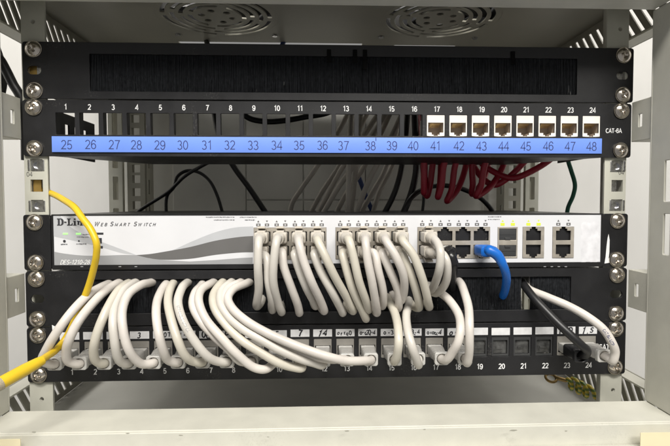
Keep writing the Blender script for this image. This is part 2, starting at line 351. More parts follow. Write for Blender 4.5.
# floor, back, side beams
mb = MB(); mb.box(-CX, CX, YF, YB, ZB-1.5, ZB); mb.build('floor_plate', 'back', cab)
mb = MB(); YBK = 262
xs = [-CX, -105, -30, 52, 128, CX]
mb.holed(rect(-CX, CX, ZB, ZT), [], 1.5, XZ(YBK+4)); mb.build('back_plate', 'back', cab)
for x0, x1, z0, z1 in ((-200, -106, -40, 300), (-104.5, -31, 147, 300), (-104.5, -31, -40, 145), (-29.5, 51, 147, 300), (-29.5, 51, -40, 145), (52.5, 127, 147, 300), (52.5, 127, -40, 145), (128.5, 210, -40, 300)):
    MB().box(x0, x1, YBK+2, YBK+4, z0, z1).build('back_panel', 'back', cab, bevel=0.6)
def side_beam(sg, z0, z1, s0, s1):
    H = []
    for k in range(17):
        y = 8+k*13.6; sh = 10.0*(1 if sg < 0 else -1)
        H.append([(y-2.6-sh, s1), (y-2.6+sh, s0), (y+2.6+sh, s0), (y+2.6-sh, s1)])
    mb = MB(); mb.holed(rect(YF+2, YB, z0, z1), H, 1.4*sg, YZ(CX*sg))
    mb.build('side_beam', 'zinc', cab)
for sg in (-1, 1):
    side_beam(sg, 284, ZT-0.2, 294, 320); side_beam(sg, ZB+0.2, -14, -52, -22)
    a, b = sorted((CX*sg-0.3*sg, (CX-14)*sg)); MB().box(a, b, YF+3, YB, 284, 285.6).build('beam_lip', 'cabinet', cab); MB().box(a, b, YF+3, YB, -15.8, -14.2).build('beam_lip', 'cabinet', cab)
# mounting rails (front) with square holes, cage nuts, U marks
def rail(sg, x_in, x_out, y0, front):
    mb = MB(); H = []; x0, x1 = sorted((x_in*sg, x_out*sg)); cx = 232.3*sg
    for u in range(0, 6):
        for h in (6.35, 22.225, 38.1):
            z = u*44.45+h
            if -40 < z < 300: H.append(rect(cx-4.75, cx+4.75, z-4.75, z+4.75))
    if front: H += [circle(cx, -14, 1.7, 12), circle(cx, 282, 1.7, 12)]
    zb, zt = (ZB+0.3, ZT-0.4)
    mb.holed(rect(x0, x1, zb, zt), H, 2.0, XZ(y0))
    S2 = [rrect(y0+7, y0+11.5, u*44.45+h-5.5, u*44.45+h+5.5, 1.5, 2) for u in range(0, 6) for h in (6.35, 38.1)]
    if not front: S2 = [rrect(y0+7, y0+13, z-9, z+9, 1.0, 2) for z in range(-30, 300, 32)]
    if not front: mb.holed(rect(y0+2.1, y0+27, zb, zt), S2, -1.8*sg if sg < 0 else -1.8, YZ(x_in*sg+(1.8 if sg > 0 else 0)))
    mb.box(min(x_out*sg, (x_out-1.8)*sg), max(x_out*sg, (x_out-1.8)*sg), y0+2.1, y0+(34 if front else 20), zb, zt)
    return mb.build('mounting_rail', 'rail' if front else 'zinc', cab)
rails = [rail(-1, 223.5, 241.5, 2.4, True), rail(1, 221.5, 239.5, 2.4, True)]
rail(-1, 222, 243, 222, False); rail(1, 222, 243, 222, False)
for sg in (-1, 1):                                                   # rear uprights behind the side rails
    a, b = sorted((246*sg, 262*sg))
    MB().holed(rect(a, b, ZB+.3, ZT-.4), [rrect((a+b)/2-3.2, (a+b)/2+3.2, z-14, z+14, .8, 2) for z in range(-30, 310, 38)], 2, XZ(214)).build('rear_upright', 'rail', cab)
    MB().box(a+.5, b-.5, 221, 222.5, ZB+.4, ZT-.6).build('rear_upright', 'zinc', cab)  # darker backing plate added so the upright's slots look dark
    # short brackets from the front frame to the rails
    for z0, z1 in ((191, 223), (56, 87)):
        x = 242.6*sg; mb = MB()
        mb.holed(rect(YF+1.8, 1.5, z0, z1), [rrect(-11.5, -7.2, (z0+z1)/2-5, (z0+z1)/2+5, .5, 2)], 1.6*sg, YZ(x))
        a, b = sorted((x+1.7*sg, x+24*sg)); mb.box(a, b, YF+1.9, 1.4, z0, z0+1.5); mb.box(a, b, YF+1.9, 1.4, z1-1.5, z1)
        mb.box(*sorted((x-0.2*sg, x+3*sg)), YF-9, YF+1.7, z0-1, z1+1)
        mb.build('bracket', 'cabinet', cab, bevel=0.5)
# cage nuts in the open rack space and in the spare holes
def cage_nut_mesh():
    mb = MB()
    mb.holed(rect(-4.4, 4.4, -4.4, 4.4), [circle(0, 0, 2.9, 16)], 3.0, XZ(1.2)); 
    mb.box(-6.3, -4.9, -0.7, 3.2, -4.2, 4.2, c=0.3); mb.box(4.9, 6.3, -0.7, 3.2, -4.2, 4.2, c=0.3)
    mb.box(-7.2, 7.2, 3.3, 3.9, -4.3, 4.3)
    return mb
for ri, sg in ((0, -1), (1, 1)):
    for z in (133.35+38.1, 133.35+6.35):
        cage_nut_mesh_ = cage_nut_mesh(); 
        cage_nut_mesh_.v = [(p[0]+232.3*sg, p[1]+2.4, p[2]+z) for p in cage_nut_mesh_.v]
        cage_nut_mesh_.build('cage_nut', 'cage', rails[ri])
    z = 133.35+22.2
    MB().box(232.3*sg-4.6, 232.3*sg+1.5, 6, 7.2, z-4.6, z+4.6).build('cage_nut', 'brass' if sg < 0 else 'cage', rails[ri])
mb = MB(); text(mb, '04', -237.6, 164.5, 2.3, 5.2); text(mb, '04', 235.4, 166.5, 2.3, 5.2); mb.build('unit_marks', 'ink_dark', cab)

MB().box(-236.9, -231.2, 4.6, 6, 240, 249).build('cage_nut', 'brass', rails[0])
MB().box(-230.6, -227.8, 3.6, 6, 240, 249).build('cage_nut', 'cage', rails[0])
MB().box(228, 236.6, 4.6, 6, 240, 249).build('cage_nut', 'cage', rails[1])
# ------------------------------------------------------------------ screws (shared mesh)
def screw_mesh():
    mb = MB(); R = 5.6; rings = [0, .3, .6, .9, 1.15, 1.5, 2.0, 2.5, 2.9, 3.3, 3.9, 4.6, 5.2, 5.6]; seg = 48; V = []; F = []
    for r in rings:
        for k in range(seg):
            a = 2*math.pi*(k+.5)/seg; x, z = r*math.cos(a), r*math.sin(a)
            y = -3.4*math.sqrt(max(0, 1-(r/6.05)**2)) 
            if (abs(x) < 0.85 and abs(z) < 3.2) or (abs(z) < 0.85 and abs(x) < 3.2): y += 2.5*(1-r/4.4)
            V.append((x, y, z))
    for i in range(len(rings)-1):
        for k in range(seg): F.append((i*seg+k, i*seg+(k+1) % seg, (i+1)*seg+(k+1) % seg, (i+1)*seg+k))
    F.append(tuple((len(rings)-1)*seg+k for k in range(seg)))
    mb.add(V, F); mb.tube([(0, 0.01, 0), (0, -0.9, 0)], 6.4, 24, sub=1); mb.tube([(0, .1, 0), (0, 9, 0)], 2.6, 12, sub=1)
    return mb
_s0 = None
def screw(parent, x, z, y=0):
    global _s0
    org = (x, y-0.05, z)
    if _s0 is None:
        mb = screw_mesh(); mb.v = [(p[0]+org[0], p[1]+org[1], p[2]+org[2]) for p in mb.v]
        o = mb.build('screw', 'screw', parent, org, sharp=30); _s0 = o.data
    else: o = link('screw', _s0, parent, org)
    o.rotation_euler.y = random.uniform(0, 1.57)
    o.rotation_euler.x = random.uniform(-.04, .04)
    return o
def ear_holes(z0, dx, mid=True):
    H = []
    for sg in (-1, 1):
        for h in (6.35, 38.1)+((22.225,) if mid else ()):
            H.append(rrect(232.3*sg+dx-5.2, 232.3*sg+dx+5.2, z0+h-3.3, z0+h+3.3, 3.2, 4))
    return H

# ------------------------------------------------------------------ brush panels
def brush_panel(n, dx, label, x0, x1, oz0, oz1, gap=None, holes_right=False):
    z0 = 44.45*n+0.5; z1 = 44.45*(n+1)-0.5; t = thing('brush_panel', label, 'brush panel', (dx, 0, z0), 'one-unit black brush panels')
    mb = MB(); mb.holed(rrect(-241+dx, 241+dx, z0, z1, 2.2), [rrect(x0, x1, oz0, oz1, .6, 2)]+ear_holes(44.45*n, dx), 1.8, XZ(0))
    mb.build('face_plate', 'black', t, bevel=0.45)
    f = MB(); f.box(-220+dx, 220+dx, 1.9, 16, z0+.3, z0+1.8); f.box(-220+dx, 220+dx, 1.9, 16, z1-1.8, z1-.3); f.build('folded_edge', 'black', t, bevel=.3)
    br = MB(); rnd = random.Random(n)
    x = x0-2
    while x < x1+2:
        for ly in (2.2, 3.0, 3.8, 4.6, 5.4, 6.2, 7.0):
            xx = x+rnd.uniform(-.2, .2); 
            if gap and gap[0] < xx < gap[1] and rnd.random() < gap[2]: continue
            ln = (oz1-oz0)+1+rnd.uniform(.8, 3.5); lean = rnd.gauss(0, .5 if n == 5 else 1.1); fw = rnd.gauss(0, .35); w_ = rnd.uniform(.18, .30)
            if rnd.random() < .05: lean *= 4; fw -= 1.0
            zt = oz1+1; yy = ly+rnd.uniform(-.3, .5)
            V = []
            for k in range(3):
                q = k/2; cxp = xx+lean*q*q; cy = yy+fw*q*q; cz = zt-ln*q; ww = w_*(1-.35*q)
                V += [(cxp-ww, cy+ww*.5, cz), (cxp, cy-ww, cz), (cxp+ww, cy+ww*.5, cz)]
            F = []
            for k in range(2):
                for e in range(3): F.append((k*3+e, k*3+(e+1) % 3, k*3+3+(e+1) % 3, k*3+3+e))
            br.add(V, F)
        x += .36
    br.build('bristles', 'bristle', t, sharp=0, kind='stuff')
    hb = MB(); hb.box(x0-6, x1+6, 1.9, 8.5, oz1+.2, oz1+5); hb.build('brush_holder', 'black_gloss', t, bevel=.3)
    for sg in (-1, 1):
        for h in (6.35, 38.1): screw(t, 232.3*sg+dx, 44.45*n+h)
    return t
tp = brush_panel(5, 1.4, 'black brush panel at the top of the rack with no cables through it', -189, 196, 228.6, 257.4)
for px in (329, 355, 365, 513):                                     # narrow matte black bands across the top lip
    a = at(px, 49, -0.5); MB().box(a.x-1.7, a.x+1.7, -1.0, -0.02, 252 if px != 365 else 247, 262.5, c=.3).build('brush_clip', 'clip', tp)
mp_ = brush_panel(1, -0.4, 'black brush panel under the switch with grey cables passing through it', -192, 194, 54.5, 81.6, gap=(154, 163, 1.0))

# ------------------------------------------------------------------ RJ45 pieces
def rj_hole(cx, cz, up, w=12.3, h=7.9, sc=1.0):
    """opening with the stepped latch notch at the top (up=1) or the bottom (up=-1)"""
    a = [(-w/2, -h/2), (w/2, -h/2), (w/2, h/2), (3.2, h/2), (3.2, h/2+1.7), (1.7, h/2+1.7), (1.7, h/2+3.1), (-1.7, h/2+3.1), (-1.7, h/2+1.7), (-3.2, h/2+1.7), (-3.2, h/2), (-w/2, h/2)]
    return [(cx+p[0]*sc, cz+p[1]*up*sc) for p in a]
def rj_cavity(mb, cx, cz, up, y0, depth=10, mi=0):
    o = rj_hole(cx, cz, up); 
    V = [(p[0], y0, p[1]) for p in o]+[(p[0], y0+depth, p[1]) for p in o]; n = len(o)
    mb.add(V, [(i, (i+1) % n, (i+1) % n+n, i+n) for i in range(n)]+[tuple(range(n, 2*n))], mi)
def contacts(cx, cz, up, y0):
    mb = MB()
    for k in range(8):
        x = cx+(k-3.5)*1.02; z = cz-up*3.5; mb.add([(x-.2, y0+1.5, z), (x+.2, y0+1.5, z), (x+.2, y0+7.5, z+up*2.6), (x-.2, y0+7.5, z+up*2.6), (x-.2, y0+1.5, z-up*.15), (x+.2, y0+1.5, z-up*.15), (x+.2, y0+7.5, z+up*2.4), (x-.2, y0+7.5, z+up*2.4)],
            [(0, 1, 2, 3), (7, 6, 5, 4), (0, 4, 5, 1), (2, 6, 7, 3), (0, 3, 7, 4), (1, 5, 6, 2)])
    return mb
def keystone(parent, cx, cz, w, h, m_face, m_in, y0, hz=-1.6):
    mb = MB(); mb.holed(rrect(cx-w/2, cx+w/2, cz-h/2, cz+h/2, .4, 2), [rj_hole(cx, cz+hz, -1)], 1.6, XZ(y0))
    mb.holed(rect(cx-w/2+.3, cx+w/2-.3, cz-h/2+.3, cz+h/2-.3), [rj_hole(cx, cz+hz, -1, sc=1.03)], 26, XZ(y0+1.7))
    rj_cavity(mb, cx, cz+hz, -1, y0+.3, 12, 1)
    j = mb.build('keystone_jack', [m_face, m_in], parent, bevel=.2)
    contacts(cx, cz+hz, -1, y0).build('contacts', 'gold', j)
    return j

# ------------------------------------------------------------------ upper patch panel
PITCH_P = 18.13
def px_port(i): return -208.3+PITCH_P*(i-1)
def patch_plate(t, n, dx, oz0, oz1, w=14.6):
    z0 = 44.45*n+.5; z1 = 44.45*(n+1)-.5
    H = [rrect(px_port(i)-w/2, px_port(i)+w/2, oz0, oz1, .5, 2) for i in range(1, 25)]
    MB().holed(rrect(-241+dx, 241+dx, z0, z1, 2.2), H+ear_holes(44.45*n, dx, False), 1.8, XZ(0)).build('face_plate', 'black', t, bevel=.35)
    f = MB(); f.box(-222+dx, 222+dx, 1.9, 14, z1-1.8, z1-.3); f.build('folded_edge', 'black', t, bevel=.3)
    tr = MB(); tr.holed([(-222, 1.9), (222, 1.9), (168, 82), (-168, 82)], [], 1.4, XY(z0+.3)); tr.build('rear_tray', 'black', t)
    for sg in (-1, 1):
        W_ = [rect(16.5*k+9.8, 16.5*k+16.8, z0+7.5, z0+29) for k in range(4)]
        MB().holed(rect(6, 82, z0+2.0, z0+37.5), W_, 1.4*sg, YZ(221.0*sg)).build('tray_side', 'black', t)
    dv = MB()
    for i in range(0, 25):
        x = px_port(i)+PITCH_P/2; dv.box(x-.9, x+.9, 1.9, 9, oz0-2, oz1+2)
    dv.build('port_dividers', 'black', t)
    for sg in (-1, 1):
        for h in (6.35, 38.1): screw(t, 232.3*sg+dx, 44.45*n+h)
up = thing('network_patch_panel', 'black patch panel with blue number strip, white jacks only at ports 17 to 24', 'patch panel', (0, 0, 178), 'one-unit 24-port patch panels')
patch_plate(up, 4, .5, 195, 212)
ls = MB().box(-218.3, 216.9, -1.1, -.03, 181.4, 193.6, c=.25).build('number_strip', 'blue_label', up)
mb = MB()
for i in range(1, 25):
    pxn = {13: 345, 14: 372, 15: 394.5}.get(i, None)
    x = px_port(i)+random.uniform(-.5, .5)+(1.6 if i < 4 else 0)
    if i == 13: x -= 1.8
    if i == 14: x += 1.3
    if i == 15: x += .8
    text(mb, str(24+i), x, 187.2+random.uniform(-.15, .15), -1.16, 10.2, spacing=.98)
mb.build('strip_numbers', 'ink_navy', ls)
MB().box(33.3, 33.9, -1.25, -1.14, 191, 193.4).build('strip_joint', 'ink_navy', ls)
mb = MB()
for i in range(1, 25): text(mb, str(i), px_port(i)+.6, 216.4, -.06, 5.8, bold=.12)
text(mb, 'CAT-6A', 227, 200, -.06, 5.0, bold=.10); mb.build('port_numbers', 'ink_white', up)
for i in range(17, 25): keystone(up, px_port(i), 203.5, 14.2, 16.6, 'jack_white', 'jack_inner', .4)

# ------------------------------------------------------------------ network switch
SW = -.8
sw = thing('network_switch', 'white-fronted network switch with grey wave graphic and rows of ports', 'network switch', (0, 0, 89.4))
mb = MB(); mb.box(-219.8+SW, 219.8+SW, 1.2, 205, 89.9, 132.9, c=.6); mb.build('housing', 'black', sw)
for sg in (-1, 1):
    a, b = sorted((241.3*sg+SW, 220.6*sg+SW))
    H = [rrect(232.3*sg+SW-5.2, 232.3*sg+SW+5.2, 88.9+h-3.3, 88.9+h+3.3, 3.2, 4) for h in (6.35, 38.1)]
    MB().holed(rrect(a, b, 89.4, 132.8, 2), H, 2, XZ(.2)).build('mounting_ear', 'black', sw, bevel=.4)
    for h in (6.35, 38.1): screw(sw, 232.3*sg+SW, 88.9+h, .2)
mb = MB(); mb.holed(rrect(-220.2, 219.2, 89.7, 133.1, 1.0), [rect(-218.6, 217.6, 93.4, 132.2)], 2.2, XZ(-1.1)); mb.build('front_bezel', 'black_gloss', sw, bevel=.3)
FZ = -0.6   # front face plane
blocks = [(-63.5, -5.7, 4), (1.4, 59.6, 4), (67.2, 126.4, 4), (152.9, 170.8, 1), (177.5, 195.4, 1)]
BH = [rect(a, b, 96.9, 122.4) for a, b, _ in blocks]+[rect(132.4, 148.9, 96.9, 122.2)]
fc = MB().holed(rect(-218.5, 217.5, 93.5, 132.1), BH, 1.5, XZ(FZ)).build('front_plate', 'face', sw)
PORTS = {}
for bi, (a, b, nc) in enumerate(blocks):
    cw = (b-a)/nc; H = []; C = []
    for c in range(nc):
        cx = a+cw*(c+.5)
        for row, cz, upn in ((0, 115.2, 1), (1, 103.9, -1)): H.append(rj_hole(cx, cz, upn)); C.append((cx, cz, upn)); PORTS[(bi, c, row)] = (cx, cz)
    pb = MB().holed(rect(a+.15, b-.15, 97.05, 122.25), H, 1.2, XZ(FZ-.5)).build('port_block', 'portmetal', sw, bevel=.15)
    for cx, cz, upn in C:
        mb = MB(); rj_cavity(mb, cx, cz, upn, FZ+.75, 11); q = mb.build('port', 'cavity', pb, sharp=0)
        k = contacts(cx, cz, upn, FZ+.6); k.build('contacts', 'gold', pb)
# two SFP cages
mb = MB().holed(rect(132.5, 148.8, 97, 122.1), [rect(133.6, 147.7, 111.6, 120.9), rect(133.6, 147.7, 98.2, 107.6)], 1.2, XZ(FZ-.5)); cg = mb.build('module_cage', 'portmetal', sw, bevel=.15)
for z0, z1, s_ in ((111.6, 120.9, 1), (98.2, 107.6, -1)):
    mb = MB(); mb.box(133.7, 147.6, FZ-.2, 8, z0+.1, z1-.1, c=.3); mb.box(138.4, 142.9, FZ-.9, FZ-.25, (z0 if s_ > 0 else z1-2.2)+.1, (z0+2.2 if s_ > 0 else z1)-.1, c=.2)
    mb.box(134.2, 147.1, FZ-.45, FZ-.22, (z0+z1)/2-.25, (z0+z1)/2+.25); mb.build('dust_plug', 'jack_dark', cg)
def curve_px(P): return [(q.x, q.z) for q in (at(a, b, FZ-.05) for a, b in P)]
def smooth(P, n=6): return [(q.x, q.y) for q in spline([(a, b, 0) for a, b in P], n)]
Y1, Y2, Y3 = XZ(FZ-.05), XZ(FZ-.09), XZ(FZ-.13)
# wave graphics
lo = [(52.8, 251.5), (64.4, 253.6), (84, 255.6), (103, 255.6), (122.6, 255), (136.2, 255.1)]
L1 = smooth(lo)+[(150, 258.5), (165, 260.2), (190, 261.5), (216, 260), (241, 258), (252.7, 257.4), (252.7, 264.1), (150, 265.4), (52.8, 266.9)]
MB().flat(curve_px(L1), Y1).build('wave_print', 'ink_light', fc, sharp=0)
L2 = smooth([(136.2, 255.1), (150, 254), (165, 251.6), (190, 247), (216, 240.6), (241, 236.8), (253.2, 236)])+smooth([(253.2, 252.3), (241, 252.5), (216, 254.8), (190, 258.8), (165, 259.8), (150, 258.3), (136.2, 255.1)])[:-1]
MB().flat(curve_px(L2), Y2).build('wave_print', 'ink_mid', fc, sharp=0)
L3 = smooth([(165, 252.2), (173, 250), (190, 242.3), (216, 232), (236, 227.4), (253.2, 226.4)])+smooth([(253.2, 236.4), (241, 237.2), (216, 241), (190, 247.4), (165, 252.2)])[:-1]
MB().flat(curve_px(L3), Y1).build('wave_print', 'ink_paler', fc, sharp=0)
L4 = [(52.8, 216), (52.8, 236)]+smooth([(52.8, 236.3), (74, 240.8), (99, 246.6), (122, 253.2), (136.2, 255.1)])[1:]+smooth([(136.2, 255.0), (118, 248), (92, 238), (72, 228), (60, 216)])[1:]
MB().flat(curve_px(L4), Y1).build('wave_print', 'ink_paler', fc, sharp=0)
# serif word mark, drawn letter by letter
def glyphs():
    G = {}
    G['D'] = ([[(0, 0), (4.6, 0), (6.6, .9), (7.4, 2.6), (7.4, 4.4), (6.6, 6.1), (4.6, 7), (0, 7), (0, 6.1), (.9, 5.9), (.9, 1.1), (0, .9)]], [[(3.1, .8), (4.1, .9), (4.9, 2.0), (5.1, 3.5), (4.9, 5), (4.1, 6.1), (3.1, 6.2)]], 8)
    G['-'] = ([[(0, 2.6), (2.6, 2.6), (2.6, 3.9), (0, 3.9)]], [], 3.1)
    G['L'] = ([[(0, 0), (6, 0), (6.3, 2.4), (5.5, 2.4), (4.7, 1), (3.1, .9), (3.1, 6), (4.1, 6.2), (4.1, 7), (0, 7), (0, 6.2), (.9, 6), (.9, 1), (0, .8)]], [], 6.8)
    G['i'] = ([[(0, 0), (3.6, 0), (3.6, .7), (2.9, .9), (2.9, 4.7), (0, 4.7), (0, 4), (.8, 3.8), (.8, .9), (0, .7)], [(.7, 5.5), (2.9, 5.5), (2.9, 7), (.7, 7)]], [], 4.1)
    G['n'] = ([[(0, 0), (3.4, 0), (3.4, .7), (2.8, .9), (2.8, 3.2), (3.4, 3.7), (3.9, 3.3), (3.9, .9), (3.4, .7), (3.4, .01), (6.7, 0), (6.7, .7), (6, .9), (6, 3.8), (5.2, 4.7), (4, 4.8), (2.8, 4.1), (2.8, 4.7), (0, 4.7), (0, 4), (.8, 3.8), (.8, .9), (0, .7)]], [], 7.1)
    G['k'] = ([[(0, 0), (3.3, 0), (3.3, .7), (2.8, .9), (2.8, 1.9), (4, 0), (7, 0), (7, .7), (6.4, .8), (4.6, 3), (5.9, 4), (6.6, 4), (6.6, 4.7), (3.4, 4.7), (3.4, 4.1), (4, 4), (2.8, 3), (2.8, 7), (0, 7), (0, 6.3), (.8, 6.1), (.8, .9), (0, .7)]], [], 7.3)
    return G
G = glyphs(); mb = MB(); p0 = at(57.2, 225.6, FZ); x = p0.x; k = 5.6/7
for ch in 'D-Link':
    outs, holes, adv = G[ch]
    for o_ in outs: mb.holed([(x+a*k*.86, p0.z+b*k) for a, b in o_], [[(x+a*k*.86, p0.z+b*k) for a, b in h] for h in (holes if o_ is outs[0] else [])], .05, XZ(FZ-.2))
    x += adv*k*.86
a = at(125, 224, FZ)
text(mb, 'SMART', a.x-1, a.z, FZ-.2, 4.6, shear=.3, spacing=1.3, sx=1.05) if False else None
def caps(word, px, size=5.0):
    q = at(px, 223.9, FZ); xx = q.x
    for i, ch in enumerate(word):
        sz = size if i == 0 else size*.74; text(mb, ch, xx, q.z+(0 if i == 0 else -.5), FZ-.2, sz, bold=.09, shear=.3, sx=1.15); xx += 3.55 if ch in 'WM' else (1.7 if ch == 'I' else 2.95)
        if i == 0: xx += .5
caps('WEB', 97, 4.7); caps('SMART', 112, 4.7); caps('SWITCH', 135.5, 4.7)
for px, py, s_ in ((64.5, 241.2, 'dot'), (79, 241, 'ring')):
    q = at(px, py, FZ); mb.flat(circle(q.x, q.z, 1.1 if s_ == 'dot' else .7, 12), XZ(FZ-.2))
def dashes(px0, px1, py, h=.55, seed=1, step=1.1):
    r_ = random.Random(seed); a = at(px0, py, FZ); b = at(px1, py, FZ); x = a.x
    while x < b.x:
        l = r_.uniform(.35, .8); mb.flat(rect(x, x+l, a.z-h*r_.uniform(.5, 1), a.z+h*r_.uniform(.5, 1)), XZ(FZ-.2)); x += l+r_.uniform(.2, .5)*step
dashes(61, 67.5, 244.3, seed=2); dashes(76.5, 85.5, 244, seed=3); dashes(77, 82, 237, .4, 4); dashes(83, 88.5, 234.5, .4, 5); dashes(83, 88.5, 237.2, .4, 6)
dashes(206, 234, 217.2, .45, 7); dashes(240, 256, 217.2, .45, 8); dashes(214, 234, 220, .45, 9); dashes(245, 255, 220, .45, 10)
for px0, px1, y0, y1 in ((94, 103.5, 232.6, 234.6), (97, 102, 238, 243.5), (93, 103, 246, 248.5)):
    a = at(px0, y0, FZ); b = at(px1, y1, FZ); mb.flat(rect(a.x, b.x, b.z, a.z), XZ(FZ-.2))
dashes(488, 501, 216.8, .35, 11); dashes(488, 499, 219.4, .35, 12)
mb.build('front_print', 'ink_dark', fc, sharp=0)
mb = MB(); a = at(75.5, 262.2, FZ); text(mb, 'DES-1210-28', a.x, a.z, FZ-.2, 5.0, bold=.07, shear=.3, sx=.98); mb.build('model_print', 'ink_white', fc, sharp=0)
mb = MB()
for px in (65.5, 78.5): a = at(px, 233.8, FZ); mb.box(a.x-1.9, a.x+1.9, FZ-.25, FZ-.02, a.z-.65, a.z+.65, c=.1)
mb.build('status_light', 'led', fc)
# small port symbols above each column
sy = MB(); lime = MB()
for bi, (a, b, nc) in enumerate(blocks):
    cw = (b-a)/nc
    for c in range(nc):
        for e in (-1, 1):
            x = a+cw*(c+.5)+e*cw*.235; tgt = lime if bi == 3 else sy
            tgt.holed(rect(x-1.7, x+1.7, 123.3, 125.5), [rect(x-.7, x+.7, 123.9, 124.9)] if bi != 3 else [], .05, XZ(FZ-.15))
            tgt.flat([(x-.9, 126.5), (x+.9, 126.5), (x, 128.1)] if e < 0 else [(x-.9, 127.9), (x, 126.5), (x+.9, 127.9)], XZ(FZ-.15))
for e in (-1, 1):
    x = 140.65+e*4.2; lime.flat(rect(x-1.7, x+1.7, 123.3, 125.5), XZ(FZ-.15)); lime.flat([(x-.9, 126.5), (x+.9, 126.5), (x, 128.1)], XZ(FZ-.15))
sy.build('port_symbols', 'ink_mid', fc, sharp=0); lime.build('port_lights', 'led_lime', fc, sharp=0)
# residue of a peeled sticker, paint smear on the right ear
rs = [(581, 224), (584, 221.5), (590, 223), (595, 221), (599.5, 222), (600, 240), (599.6, 261), (594, 263), (588, 261.5), (581.5, 263), (580.6, 243)]
MB().flat([(q.x, q.z) for q in (at(a, b, FZ) for a, b in rs)], XZ(FZ-.06)).build('sticker_residue', 'residue', fc, sharp=0)
sm = [(608.6, 234), (609.6, 240), (609.3, 252), (608.6, 258), (611, 262.5), (604.5, 263.5), (605.6, 257), (606.6, 246), (607.6, 238)]
MB().holed([(q.x, q.z) for q in (at(a, b, .1) for a, b in sm)], [], .12, XZ(.05)).build('paint_smear', 'whiteclip', sw)
mb = MB()
for px in (82, 96, 120, 136, 545, 552, 559, 566):
    a = at(px, 266.6, -1.2); mb.box(a.x-1.1, a.x+.9, -1.2, -1.12, a.z-.3, a.z+.25)
mb.build('bezel_marks', 'ink_light', sw)

# ------------------------------------------------------------------ lower patch panel
low = thing('network_patch_panel', 'black patch panel at the bottom with white handwritten port labels and plugged cables', 'patch panel', (0, 0, .5), 'one-unit 24-port patch panels')
patch_plate(low, 0, -.4, 16.2, 32.6)
mb = MB()
for i in range(1, 25): text(mb, str(i), px_port(i)+1.2, 8.2, -.06, 6.0, bold=.12)
text(mb, 'CAT-6A', 226.5, 23, -.06, 6.4, bold=.1)
mb.build('port_numbers', 'ink_white', low)
writing = {2: '1', 4: '3', 5: '4-07', 6: '4-06', 7: '06a', 8: 'PI7', 10: '5', 11: '7', 12: '14', 13: 'orro0', 14: 'o-r20-4', 15: 'o-30', 16: 'o-8-4', 17: 'orao-4', 18: 'o-4', 23: 'N/D', 24: '1.S'}
rp = random.Random(11)
for i in range(1, 25):
    x = px_port(i); dz = rp.uniform(-.25, .25)
    lb = MB().box(x-7.6, x+7.5, -.30, -.03, 34.2+dz, 40.1+dz).build('port_label', 'paper', low)
    if i in writing:
        t_ = writing[i]; mb = MB(); st = 3.9 if len(t_) <= 3 else 12.6/len(t_); sz = 7.0 if len(t_) <= 3 else 5.0; xx = x-st*(len(t_)-1)/2+rp.uniform(-.5, .5)
        for ci, ch in enumerate(t_):
            text(mb, ch, xx, 37.1+dz+rp.uniform(-.45, .45), -.36-.004*ci, sz*rp.uniform(.85, 1.12), bold=.24, shear=rp.uniform(-.1, .3), rot=rp.uniform(-.2, .2)); xx += st*rp.uniform(.85, 1.1)
        if len(t_) > 4: text(mb, '~', x+2, 35.6+dz, -.39, 4.5, bold=.2)
        mb.build('handwriting', 'pen', lb, sharp=0)
for i in range(1, 25):
    if 19 <= i <= 22:
        x = px_port(i); b = MB(); b.holed(rrect(x-7.1, x+7.1, 16.4, 32.4, .4, 2), [rrect(x-5.9, x+5.9, 18.0, 29.6, .6, 2)], 1.8, XZ(.6)); j = b.build('keystone_jack', 'jack_dark', low, bevel=.25)
        b = MB(); b.box(x-5.8, x+5.8, 2.5, 4, 18.1, 29.5, c=.3); b.box(x-3, x+2.4, 1.9, 2.45, 22.2+rp.uniform(-.5, .5), 24.0, c=.25); b.build('dust_shutter', 'shutter', j)
    else: keystone(low, px_port(i), 24.4, 14.2, 16.0, 'jack_grey', 'cavity', .5, hz=-1.4)
ws = [(52, 325), (56, 327), (59.5, 325.5), (57.8, 328.5), (59, 331), (55, 329.5), (52.5, 331)]
MB().holed([(q.x, q.z) for q in (at(a, b, -.1) for a, b in ws)], [], .12, XZ(-.2)).build('white_scrap', 'whiteclip', low)

# ------------------------------------------------------------------ patch cables
def plug_box(mb, cx, cz, y0, y1, w0, h0, w1, h1, c=1.0):
    """tapering rounded block along Y from y0 (back) to y1 (front)"""
    A = rrect(cx-w0/2, cx+w0/2, cz-h0/2, cz+h0/2, c*1.2, 3); B = rrect(cx-w1/2, cx+w1/2, cz-h1/2, cz+h1/2, min(c*1.6, w1/2.1, h1/2.1), 3); n = len(A)
    V = [(p[0], y0, p[1]) for p in A]+[(p[0], y1+.8, p[1]) for p in B]+[(cx+(p[0]-cx)*.86, y1, cz+(p[1]-cz)*.86) for p in B]
    F = [(i, (i+1) % n, (i+1) % n+n, i+n) for i in range(n)]+[(i+n, (i+1) % n+n, (i+1) % n+2*n, i+2*n) for i in range(n)]+[tuple(range(n))[::-1], tuple(range(2*n, 3*n))]
    mb.add(V, F)
GS = 'grey patch cables plugged into the switch'; GL = 'grey patch cables plugged into the lower patch panel'
